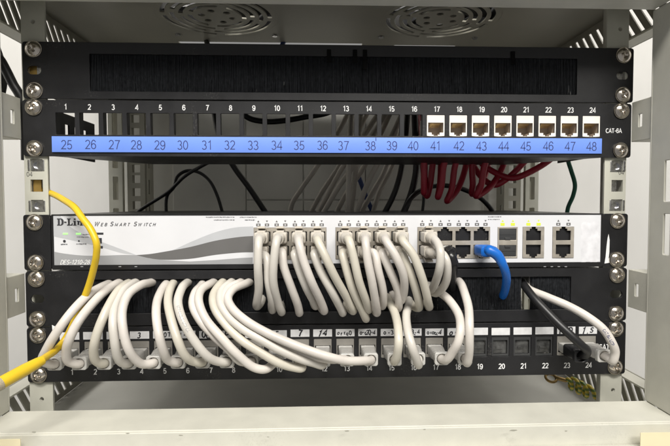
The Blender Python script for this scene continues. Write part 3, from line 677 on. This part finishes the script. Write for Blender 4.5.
def cable(name, label, group, path, r, m_cord, plug=None, m_boot='boot', style='switch', cat='cable', seg=14):
    org = tuple(path[0]); t = thing(name, label, cat, org, group)
    MB().tube(path, r, seg, sub=7).build('cord', m_cord, t, sharp=60)
    if plug:
        cx, cz, up_ = plug
        if style == 'switch':
            b = MB(); plug_box(b, cx, cz, 7, -8.0, 10.6, 6.6, 10.6, 6.6, .5); pl = b.build('plug', 'latch', t)
            b = MB(); plug_box(b, cx, cz-.2*up_, -4.6, -16.5, 10.8, 8.0, 10.4, 8.6, 1.0); b.build('boot', m_boot, t)
            q = path[1]; b = MB(); b.tube([(cx, -15, cz), (cx, -21, cz-.6), tuple(Vector(path[2])*.35+Vector((cx, -22, cz-1))*.65)], lambda u: 4.6-.9*u, 14, sub=5); b.build('strain_relief', m_boot, t, sharp=60)
            b = MB(); b.box(cx-3, cx+3, -13, 4, cz+up_*4.6-.6, cz+up_*4.6+.7, c=.3); b.add([(cx+a_*2.9, y_, cz+up_*z_) for a_ in (-1, 1) for y_, z_ in ((-1.6, 4.9), (-1.6, 6.0), (-11.5, 7.2), (-11.5, 8.6))], [(0, 1, 3, 2), (4, 6, 7, 5), (0, 4, 5, 1), (2, 3, 7, 6), (0, 2, 6, 4), (1, 5, 7, 3)]); b.build('latch', 'boot', pl)
        else:
            b = MB(); plug_box(b, cx, cz, 6, -9.0, 11.2, 7.0, 11.2, 7.2, .5); pl = b.build('plug', 'latch', t)
            b = MB(); plug_box(b, cx, cz-.3, -7.0, -20.5, 11.6, 9.8, 9.0, 8.6, 1.6); bt = b.build('boot', m_boot, t)
            b = MB(); b.holed(rrect(cx-5.4, cx+5.4, cz-5.3, cz+4.5, 1.8, 4), [circle(cx, cz-.5, 4.0, 20)], 4.2, XZ(-24.6)); b.build('boot_lip', 'latch' if m_boot == 'boot_clear' else m_boot, bt, bevel=.5)
            b = MB(); b.box(cx-2.9, cx+2.9, -12, 4, cz-5.2, cz-4.1, c=.3); b.build('latch', 'latch', pl)
    return t
def cord_print(parent, path, r, body, start, h, m_='ink_mid'):
    sp = spline(path, 20); L = [0]
    for a, b in zip(sp, sp[1:]): L.append(L[-1]+(b-a).length)
    def fr(d):
        k = max(0, min(len(sp)-2, next((i for i, l in enumerate(L) if l > d), len(L)-1)-1)); q = (d-L[k])/max(1e-6, L[k+1]-L[k])
        return sp[k].lerp(sp[k+1], q), (sp[min(k+2, len(sp)-1)]-sp[max(k-1, 0)]).normalized()
    V, F = text_geo(body, h, .08); x0 = min(p[0] for p in V); out = []
    for p in V:
        c, tg = fr(start+p[0]-x0); n = (Vector(CAM)-c); n = (n-tg*n.dot(tg)).normalized(); b = n.cross(tg)
        th = p[1]/r; out.append(c+(n*math.cos(th)+b*math.sin(th))*(r+.06-p[2]))
    MB().add([q[:] for q in out], F).build('cord_print', m_, parent, sharp=0)
def lerp(a, b, t): return a+(b-a)*t
rc = random.Random(5)
# switch cables: pixel path, then depth profile (out of the port, down in front, back through the brush)
SWC = [
 (0, 0, 0, [(258.6, 241), (257.6, 264), (258.6, 289), (257, 306)]),
 (0, 0, 1, [(266, 257), (268.5, 281.7), (272, 301), (273, 310)]),
 (0, 1, 0, [(276.5, 240), (274, 258), (273.6, 281), (278.3, 302), (281, 312)]),
 (0, 1, 1, [(282, 252), (284, 266), (290.7, 286.6), (297, 304), (299.6, 313)]),
 (0, 2, 0, [(299, 242), (303.5, 259), (311.7, 281.7), (320.5, 301.4), (324.5, 311)]),
 (0, 2, 1, [(294, 254), (299, 270), (307, 288), (313, 300), (316, 306)]),
 (0, 3, 0, [(317.6, 241), (325, 257), (335, 276.7), (346, 297), (353, 311)]),
 (0, 3, 1, [(313.7, 254), (320, 270), (331.4, 291.5), (339, 306), (343, 313)]),
 (1, 0, 0, [(349, 241), (353.5, 257), (359.6, 281.7), (366, 302), (368, 310)]),
 (1, 0, 1, [(343, 253), (345.3, 266), (352.2, 288), (361, 309), (366.5, 319)]),
 (1, 1, 0, [(365.6, 241), (367.6, 259.4), (372, 284), (376.3, 305), (376.4, 313)]),
 (1, 1, 1, [(374, 253), (378.5, 270), (383, 291.5), (382, 306)]),
 (1, 2, 0, [(386, 241), (396, 257), (402.8, 274), (404, 291), (401, 301)]),
 (1, 2, 1, [(382, 253), (389.8, 270), (397.9, 291.5), (399, 308)]),
 (1, 3, 0, [(403, 241), (413, 255), (422.6, 279), (428, 302), (429.5, 307)]),
 (1, 3, 1, [(402, 253), (408.4, 268), (415.2, 287), (418.5, 303), (418.5, 308)]),
 (2, 0, 0, [(437.5, 243), (440, 252), (439.4, 266), (435.7, 281.5), (431.5, 290)]),
 (2, 0, 1, [(441, 253.5), (446.5, 260), (448, 271), (445, 284), (437.5, 293)])]
ordn = ['first', 'second', 'third', 'fourth']; grpn = ['left', 'middle', 'right']
for bi, c, row, P in SWC:
    cx, cz = PORTS[(bi, c, row)]; upn = 1 if row == 0 else -1
    far = -40.5 if row == 0 else -32.5
    n = len(P); pts = [Vector((cx, -14, cz)), Vector((cx, -22, cz-.3))]
    prof = [far*.9, far, far*.93, far*.66, far*.42] if n == 5 else [far*.9, far, far*.80, far*.45]
    if bi == 2: prof = [-31, -38, -37, -26, -12] if row == 0 else [-27, -31, -30, -22, -10]
    for (a, b), y in zip(P, prof): pts.append(at(a+rc.uniform(-.5, .5), b, y+rc.uniform(-1, 1)))
    e = pts[-1]
    # curl back through the bristles
    kx = rc.uniform(2, 6)*rc.choice([1, 1, -.5]); pts.append(Vector((e.x-kx*.5, -3.0, max(e.z-.6, 58.6)))); pts.append(Vector((e.x-kx, 9, max(e.z+4, 61)))); pts.append(Vector((e.x-kx*1.5, 30, max(e.z+8, 66)))); pts.append(Vector((e.x-kx*1.6, 42, 68)))
    lab = 'grey patch cable, %s port, %s column of the %s port block on the switch' % ('upper' if row == 0 else 'lower', ordn[c], grpn[bi])
    cable('patch_cable', lab, GS, pts, 3.08, rc.choice(['cable', 'cable', 'cable2', 'cable3']), (cx, cz, upn))
# lower cables: from the bottom panel's port up and back through the brush
LOWC = {
 1: [(43, 361), (47.5, 348), (59, 329), (73.4, 310), (89.6, 294), (105, 285.3)],
 2: [(68, 361), (66.5, 350), (69.5, 339), (77.5, 323), (89.6, 307), (103, 293), (116, 284)],
 3: [(96, 361), (93.6, 352), (95.5, 339), (101.7, 321), (111, 302), (119, 290), (126.5, 284)],
 4: [(121, 362), (117, 355), (114.6, 341), (113, 324), (115.4, 305), (123, 291), (133, 283.5)],
 5: [(142, 364), (135, 359), (128, 348), (123, 329), (122.4, 310), (128.6, 294), (141, 285), (149, 283)],
 6: [(168, 360), (163.5, 351), (159.4, 337), (156.3, 316), (157.5, 300), (164, 286.5)],
 7: [(192, 361), (184.5, 355), (177.7, 340), (171, 318.4), (168, 300), (171.7, 285.5)],
 8: [(216, 361), (207, 356), (193.8, 340), (183, 321), (177.9, 302), (181.7, 288.5), (186, 283.5)],
 9: [(240, 361), (229, 349.5), (214, 336), (200, 320), (192.8, 305), (195, 293), (200, 287)],
 10: [(266, 369), (254, 367.5), (236.9, 354), (220.7, 337), (205, 318), (198.6, 300), (201.5, 289.5), (211, 283.5)],
 11: [(302, 368), (290, 366.5), (278, 362.5), (260, 352), (242, 340.5), (226, 325), (214.5, 308), (213.4, 295), (220.7, 284)],
 12: [(322, 365.2), (314, 363), (300.5, 359), (280, 350), (260, 339), (243, 329), (229, 317), (220.6, 303), (221.6, 291.5), (229.5, 283.5)],
 14: [(366, 360.5), (358, 361), (345, 360.5), (330.8, 357.5), (300.5, 347.4), (266, 332.5), (245, 320), (232, 308), (228, 298), (233.5, 289), (246, 283.5)],
 13: [(343, 359), (333, 359.5), (318, 357.5), (300, 352.5), (280, 344.5), (262, 336.5), (243, 324.5), (231, 312), (224.5, 299), (227, 289), (238, 283.5)],
 15: [(394.5, 361.5), (397.3, 354), (398.6, 343), (398, 328), (394.5, 312.4), (388, 300)],
 16: [(418.5, 365), (416, 358), (411.8, 346), (407.6, 330), (406.3, 315), (409, 303.5)],
 17: [(447, 359.5), (453, 351), (458, 342), (460.4, 329), (458.6, 314.7), (449, 300), (438, 291)],
 18: [(467, 363), (469, 354), (469.4, 340), (469.4, 325), (468.6, 308), (464.6, 293), (460.5, 283)],
}
ORD = 'first second third fourth fifth sixth seventh eighth ninth tenth eleventh twelfth thirteenth fourteenth fifteenth sixteenth seventeenth eighteenth nineteenth twentieth'.split()
LOWL = {i: 'grey patch cable plugged into the %s port from the left, lower patch panel' % ORD[i-1] for i in range(1, 19)}
for i, P in LOWC.items():
    cx, cz = px_port(i), 23.0
    n = len(P); pts = [Vector((cx, -20, cz-.3)), Vector((cx, -24.5, cz-.6))]
    mx = {9: -32, 10: -37, 11: -37, 12: -39.5, 13: -36, 14: -43}.get(i, -41)
    for k, (a, b) in enumerate(P):
        q = k/(n-1)
        y = lerp(-31.5, mx, min(1, q/.28)) if q < .28 else (mx if q < .45 else lerp(mx, -4.0, ((q-.45)/.55)**1.25))
        pts.append(at(a, b, y))
    e = pts[-1]; dx = (e.x-pts[-2].x)
    pts.append(Vector((e.x+max(-8, min(8, dx*.4)), 14, min(e.z+3, 78)))); pts.append(Vector((e.x+max(-12, min(12, dx*.6)), 40, min(e.z+3, 74))))
    tc_ = cable('patch_cable', LOWL[i], GL, pts, 3.2, ['cable', 'cable2', 'cable2', 'cable3'][i % 4], (cx, cz, -1), 'boot_clear', 'panel')
    if i == 8: cord_print(tc_, pts[::-1], 3.2, 'UTP CABLE UTP CA', 78, 3.0, 'ink_light')
# pale cable in port 24 and black cable in port 23
cx, cz = px_port(24), 23.5
P = [Vector((cx, -18, cz)), Vector((cx+2, -26, cz-1)), at(612.5, 361, -31), at(615, 352, -34), at(611, 341, -36), at(603, 329, -34), at(587, 316.5, -28), at(568.4, 306, -19), at(546.5, 296.7, -9), at(528, 288.5, 4), at(527, 279, 22), at(527, 268, 34)]
t = cable('patch_cable', 'white patch cable arching from the brush gap down to port 24', None, P, 3.2, 'cable2', (cx, cz, -1), 'boot_clear', 'panel'); cord_print(t, P[::-1], 3.2, 'CAT.6A UTP', 98, 3.0, 'ink_navy')
cx = px_port(23)
P = [Vector((cx, -16, cz)), Vector((cx+2, -24, cz+.5)), at(587, 351, -29), at(580, 344, -31), at(566, 331, -28), at(549, 314, -18), at(534, 298, -7), at(524, 285, 6), at(519, 276, 26)]
cable('patch_cable', 'black patch cable running slanted from the brush gap to port 23', None, P, 3.3, 'blackcable', (cx, cz, -1), 'black_gloss', 'panel')
# blue cable and black booted cable on the switch
cx, cz = PORTS[(2, 3, 1)]
t = thing('patch_cable', 'bright blue patch cable plugged into the switch beside the module slots', 'cable', (cx, -10, cz))
P = [Vector((cx, -12, cz)), Vector((cx+2, -24, cz+.6)), at(489, 250.2, -29), at(497, 255, -30), at(503, 265, -30), at(506.3, 276, -24), at(505.8, 286, -14), at(504, 293, -4), at(502.5, 296, 5), at(501, 294, 20), at(498, 288, 44)]
MB().tube(P, lambda u: 4.0 if u < .3 else (4.0-(u-.3)*8 if u < .4 else 3.2), 14, sub=7).build('cord', 'blue', t, sharp=60)
b = MB(); plug_box(b, cx, cz, 6, -8, 11.2, 7, 11.2, 7, .5); pl = b.build('plug', 'latch', t)
b = MB(); plug_box(b, cx, cz+.2, -3, -19, 12.4, 8.4, 11.5, 8.4, 1.6); b.build('boot', 'blue', t)
b = MB(); b.box(cx-3, cx+3, -10, 3, cz-5.3, cz-4.2, c=.3); b.build('latch', 'latch', pl)
cx, cz = PORTS[(2, 1, 1)]
t = thing('patch_cable', 'black patch cable with ribbed boot in the right port block of the switch', 'cable', (cx, -10, cz))
P = [Vector((cx, -10, cz)), Vector((cx+.5, -19, cz-.5)), at(451, 256.5, -24), at(453.4, 264, -24), at(453.5, 273, -17), at(452, 283, -6), at(451, 290, 10), Vector((88, 36, 68))]
MB().tube(P, 2.9, 12, sub=6).build('cord', 'blackcable', t, sharp=60)
b = MB(); plug_box(b, cx, cz, 6, -8, 11.2, 7, 11.2, 7, .5); pl = b.build('plug', 'latch', t)
b = MB(); sp = spline(P[:4], 7)
for k in range(3, len(sp)-1, 2):
    b.tube([sp[k], sp[k]*.3+sp[k+1]*.7, sp[k+1]], 4.9-.05*k, 14, sub=1)
b.tube(P[:4], 4.1, 14, sub=6); b.build('boot', 'black_gloss', t)
# yellow cable hanging from behind the left rail with a free plug at lower left
P = [at(35, 189, 24), at(44, 191, 14), at(54, 194.5, 2), at(64, 200, -12), at(75, 208, -25), at(82.3, 218, -31), at(90.8, 229.5, -35), at(96.4, 243, -37), at(96.4, 254.6, -35), at(93.8, 268, -31), at(88, 288, -26), at(77, 315, -22), at(66, 338, -24), at(57, 349, -32), at(46, 357, -52), at(33, 365.5, -68), at(12, 377, -80)]
t = thing('patch_cable', 'yellow patch cable crossing the switch front, its free plug at lower left', 'cable', P[0])
MB().tube(P, 2.45, 14, sub=7).build('cord', 'yellow', t, sharp=60)
d0 = (P[-1]-P[-2]).normalized(); s0 = P[-2]+Vector((1.5, 2, .8))
b = MB(); b.tube([s0-d0*4, s0, s0+d0*8, s0+d0*20, s0+d0*32], lambda u: 3.0+1.0*min(1, u*2.0), 16, sub=4); b.build('boot', 'yellow', t, sharp=60)
b = MB(); b.tube([s0+d0*24, s0+d0*30, s0+d0*36, s0+d0*44], lambda u: 4.5-.2*u, 14, sub=3); b.tube([s0+d0*43, s0+d0*58], 4.3, 8, sub=1); b.build('plug', 'clear_plug', t, sharp=60)

# ------------------------------------------------------------------ cables behind the panels
def rear(label, m_, r, P, name='rear_cable', group=None):
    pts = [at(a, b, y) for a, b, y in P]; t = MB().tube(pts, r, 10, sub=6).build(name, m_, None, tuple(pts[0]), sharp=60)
    t['label'] = label; t['category'] = 'cable'
    if group: t['group'] = group
    return t
rear('thin black cord rising from lower left behind the gap, crossing a looped cord', 'blackcable', 1.9, [(128, 222, 150), (139, 211, 150), (168, 192, 145), (185, 176, 140), (200, 167, 138), (220, 156, 130), (240, 140, 120)])
rear('thin black cord looping in an arch behind the gap left of centre', 'blackcable', 1.8, [(167, 226, 150), (167, 196, 148), (174, 187, 146), (177, 177, 148), (186, 171, 152), (198, 172, 150), (209, 180, 148), (217, 195, 148), (225, 222, 150)])
rear('thick black cable slanting down behind the gap under port 33', 'blackcable', 3.1, [(284, 238, 150), (266, 213, 150), (250, 189, 148), (234, 167, 145), (222, 145, 140), (214, 110, 140), (210, 60, 150), (206, 38, 190)])
rear('black cable sagging behind empty ports 9 to 12 of the upper patch panel', 'blackcable', 2.6, [(236, 103, 60), (247, 117, 62), (265, 121.5, 64), (285, 120.5, 66), (305, 117, 68), (327, 113, 70), (345, 104, 75)])
rear('thick black cable curving down left of the dark bundle behind the gap', 'blackcable', 3.0, [(408, 110, 120), (404, 150, 118), (400, 175, 118), (394, 194, 118), (384, 214, 120), (372, 235, 122)])
rear('thick black cable falling straight beside the red cables behind the gap', 'blackcable', 3.4, [(414, 100, 110), (416, 150, 110), (416, 172, 112), (411, 194, 112), (403, 214, 114), (392, 240, 116)])
rear('black cable slanting right beneath the red loops behind the gap', 'blackcable', 2.5, [(398, 222, 95), (412, 197, 100), (430, 187, 110), (450, 186, 115), (470, 192, 118), (484, 201, 118), (495, 216, 118), (500, 240, 118)])
rear('thin black cord beside the thick black pair behind the gap', 'blackcable', 1.7, [(424, 110, 150), (420, 150, 150), (422, 172, 150), (424, 195, 150), (421, 222, 150)])
rear('dark blue cable among the grey cables behind the gap', 'navy', 2.6, [(352, 160, 150), (361, 183, 148), (369, 204, 145), (378, 222, 145), (390, 245, 145)])
rear('dark blue cable under the roof opening above the top panel', 'navy', 2.8, [(288, 36, 190), (283, 43, 185), (280, 60, 180), (279, 100, 170)])
GB = 'grey cables running down behind the upper patch panel'
for k, (P, w_) in enumerate([
  ([(350, 110, 130), (330, 146, 130), (316, 168, 132), (302, 188, 134), (292, 204, 136), (289, 225, 138)], 'leftmost and apart from the rest'),
  ([(388, 100, 105), (362, 138, 108), (342, 168, 112), (330, 190, 116), (316, 217, 120)], 'first of the tight bunch'),
  ([(392, 104, 98), (366, 146, 100), (350, 171, 102), (338, 188, 104), (321, 217, 108)], 'second of the tight bunch'),
  ([(396, 100, 118), (374, 148, 120), (362, 170, 122), (345, 196, 124), (333, 220, 126)], 'third of the tight bunch'),
  ([(352, 100, 90), (350, 140, 90), (349, 170, 92), (348.5, 195, 92), (347, 222, 94)], 'hanging almost upright'),
  ([(362, 100, 112), (358, 140, 112), (356, 168, 113), (353, 195, 115), (350, 222, 116)], 'upright beside the hanging one'),
  ([(404, 110, 90), (386, 148, 92), (374, 170, 95), (367, 185, 98), (356, 214, 102)], 'slanting at the right of the bunch'),
  ([(396, 130, 130), (385, 170, 130), (374, 190, 130), (360, 214, 132)], 'rightmost and thin'),
  ([(372, 104, 140), (352, 142, 140), (338, 168, 140), (322, 192, 142), (306, 222, 144)], 'behind the tight bunch on its left'),
  ([(410, 104, 140), (398, 140, 140), (392, 166, 140), (380, 190, 142), (370, 222, 144)], 'behind the thick black cables')]):
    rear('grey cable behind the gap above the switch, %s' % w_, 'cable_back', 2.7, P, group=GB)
GR = 'red cables hanging from the back of the upper patch panel'
for k, (x0, lowx, lowy, ex, Y) in enumerate([(424, 424, 193, 420, 66), (434, 427, 196, 418, 78), (446, 438, 197, 436, 64), (458, 447, 201, 462, 72), (474, 472, 194, 484, 80), (488, 476, 196, 500, 66), (528, 494, 185, 466, 78), (552, 512, 178, 474, 70)]):
    j = px_port(17+k); s0 = Vector((j, 28, 200))
    pts = [s0, s0+Vector((0, 14, -1)), at(x0, 158, Y-6)]+[at(lerp(x0, lowx, .6), lerp(158, lowy, .75), Y), at(lowx, lowy, Y+4), at(lerp(lowx, ex, .55)+3, lerp(lowy, 158, .3), Y+12), at(ex+5, 160, Y+20), at(ex+4, 135, Y+40), at(ex, 110, Y+70)]
    t = MB().tube(pts, 3.0, 12, sub=6).build('rear_cable', 'red', None, tuple(pts[0]), sharp=60)
    t['label'] = 'red cable looping below the back of the %s white jack from the left' % ORD[k]; t['category'] = 'cable'; t['group'] = GR
rear('green earth wire hanging behind the gap at the right', 'green', 2.0, [(565, 130, 70), (568, 160, 70), (571, 170, 70), (575, 185, 70), (573, 196, 72), (568, 208, 74), (566, 226, 76)], 'earth_wire')
rear('black cable hanging beside the left frame post near the top', 'blackcable', 3.6, [(-14, 46, 0), (-1, 58, 2), (6, 70, 4), (13, 84, 6), (21, 98, 8), (25, 125, 12), (26, 160, 16)])
rear('black cable at the top left edge behind the frame post', 'blackcable', 4.0, [(-8, 40, 30), (-1, 60, 30), (2, 80, 30), (-2, 100, 30), (-12, 120, 30)])
# earth lead with ring terminal on the cabinet floor
a = at(551, 378, 62); t = thing('earth_lead', 'yellow-green coiled earth lead with ring terminal below the lower patch panel', 'wire', tuple(a))
ring = [(a.x+5*math.cos(2*math.pi*k/20), a.y+5*math.sin(2*math.pi*k/20)*.8, a.z+2.6*math.sin(2*math.pi*k/20)) for k in range(21)]
MB().tube(ring, 1.3, 8, sub=1).build('ring_terminal', 'copper', t, sharp=60)
b2 = at(560, 379, 60); MB().tube([Vector(ring[0]), b2, at(566, 380.5, 58)], 1.9, 10, sub=3).build('crimp', 'copper', t, sharp=60)
c0 = at(566, 380.5, 58); c1 = at(592, 394, 44); pts = [c0]
for k in range(1, 60):
    q = k/60; ang = q*2*math.pi*3.6; ax = c0.lerp(c1, q); rr = 5.6*min(1, q*5)
    pts.append(ax+Vector((0, math.cos(ang)*rr, math.sin(ang)*rr)))
pts += [c1+Vector((8, 4, -6)), c1+Vector((24, 10, -10)), c1+Vector((34, 20, -12))]
MB().tube(pts, 1.8, 8, sub=2).build('wire', 'earth', t, sharp=60)
rear('yellow-green earth wire bend beside the right rail at the floor', 'earth', 2.0, [(606, 420, 10), (614, 408, 12), (622, 404, 14), (630, 406, 18), (636, 416, 24)], 'earth_wire')
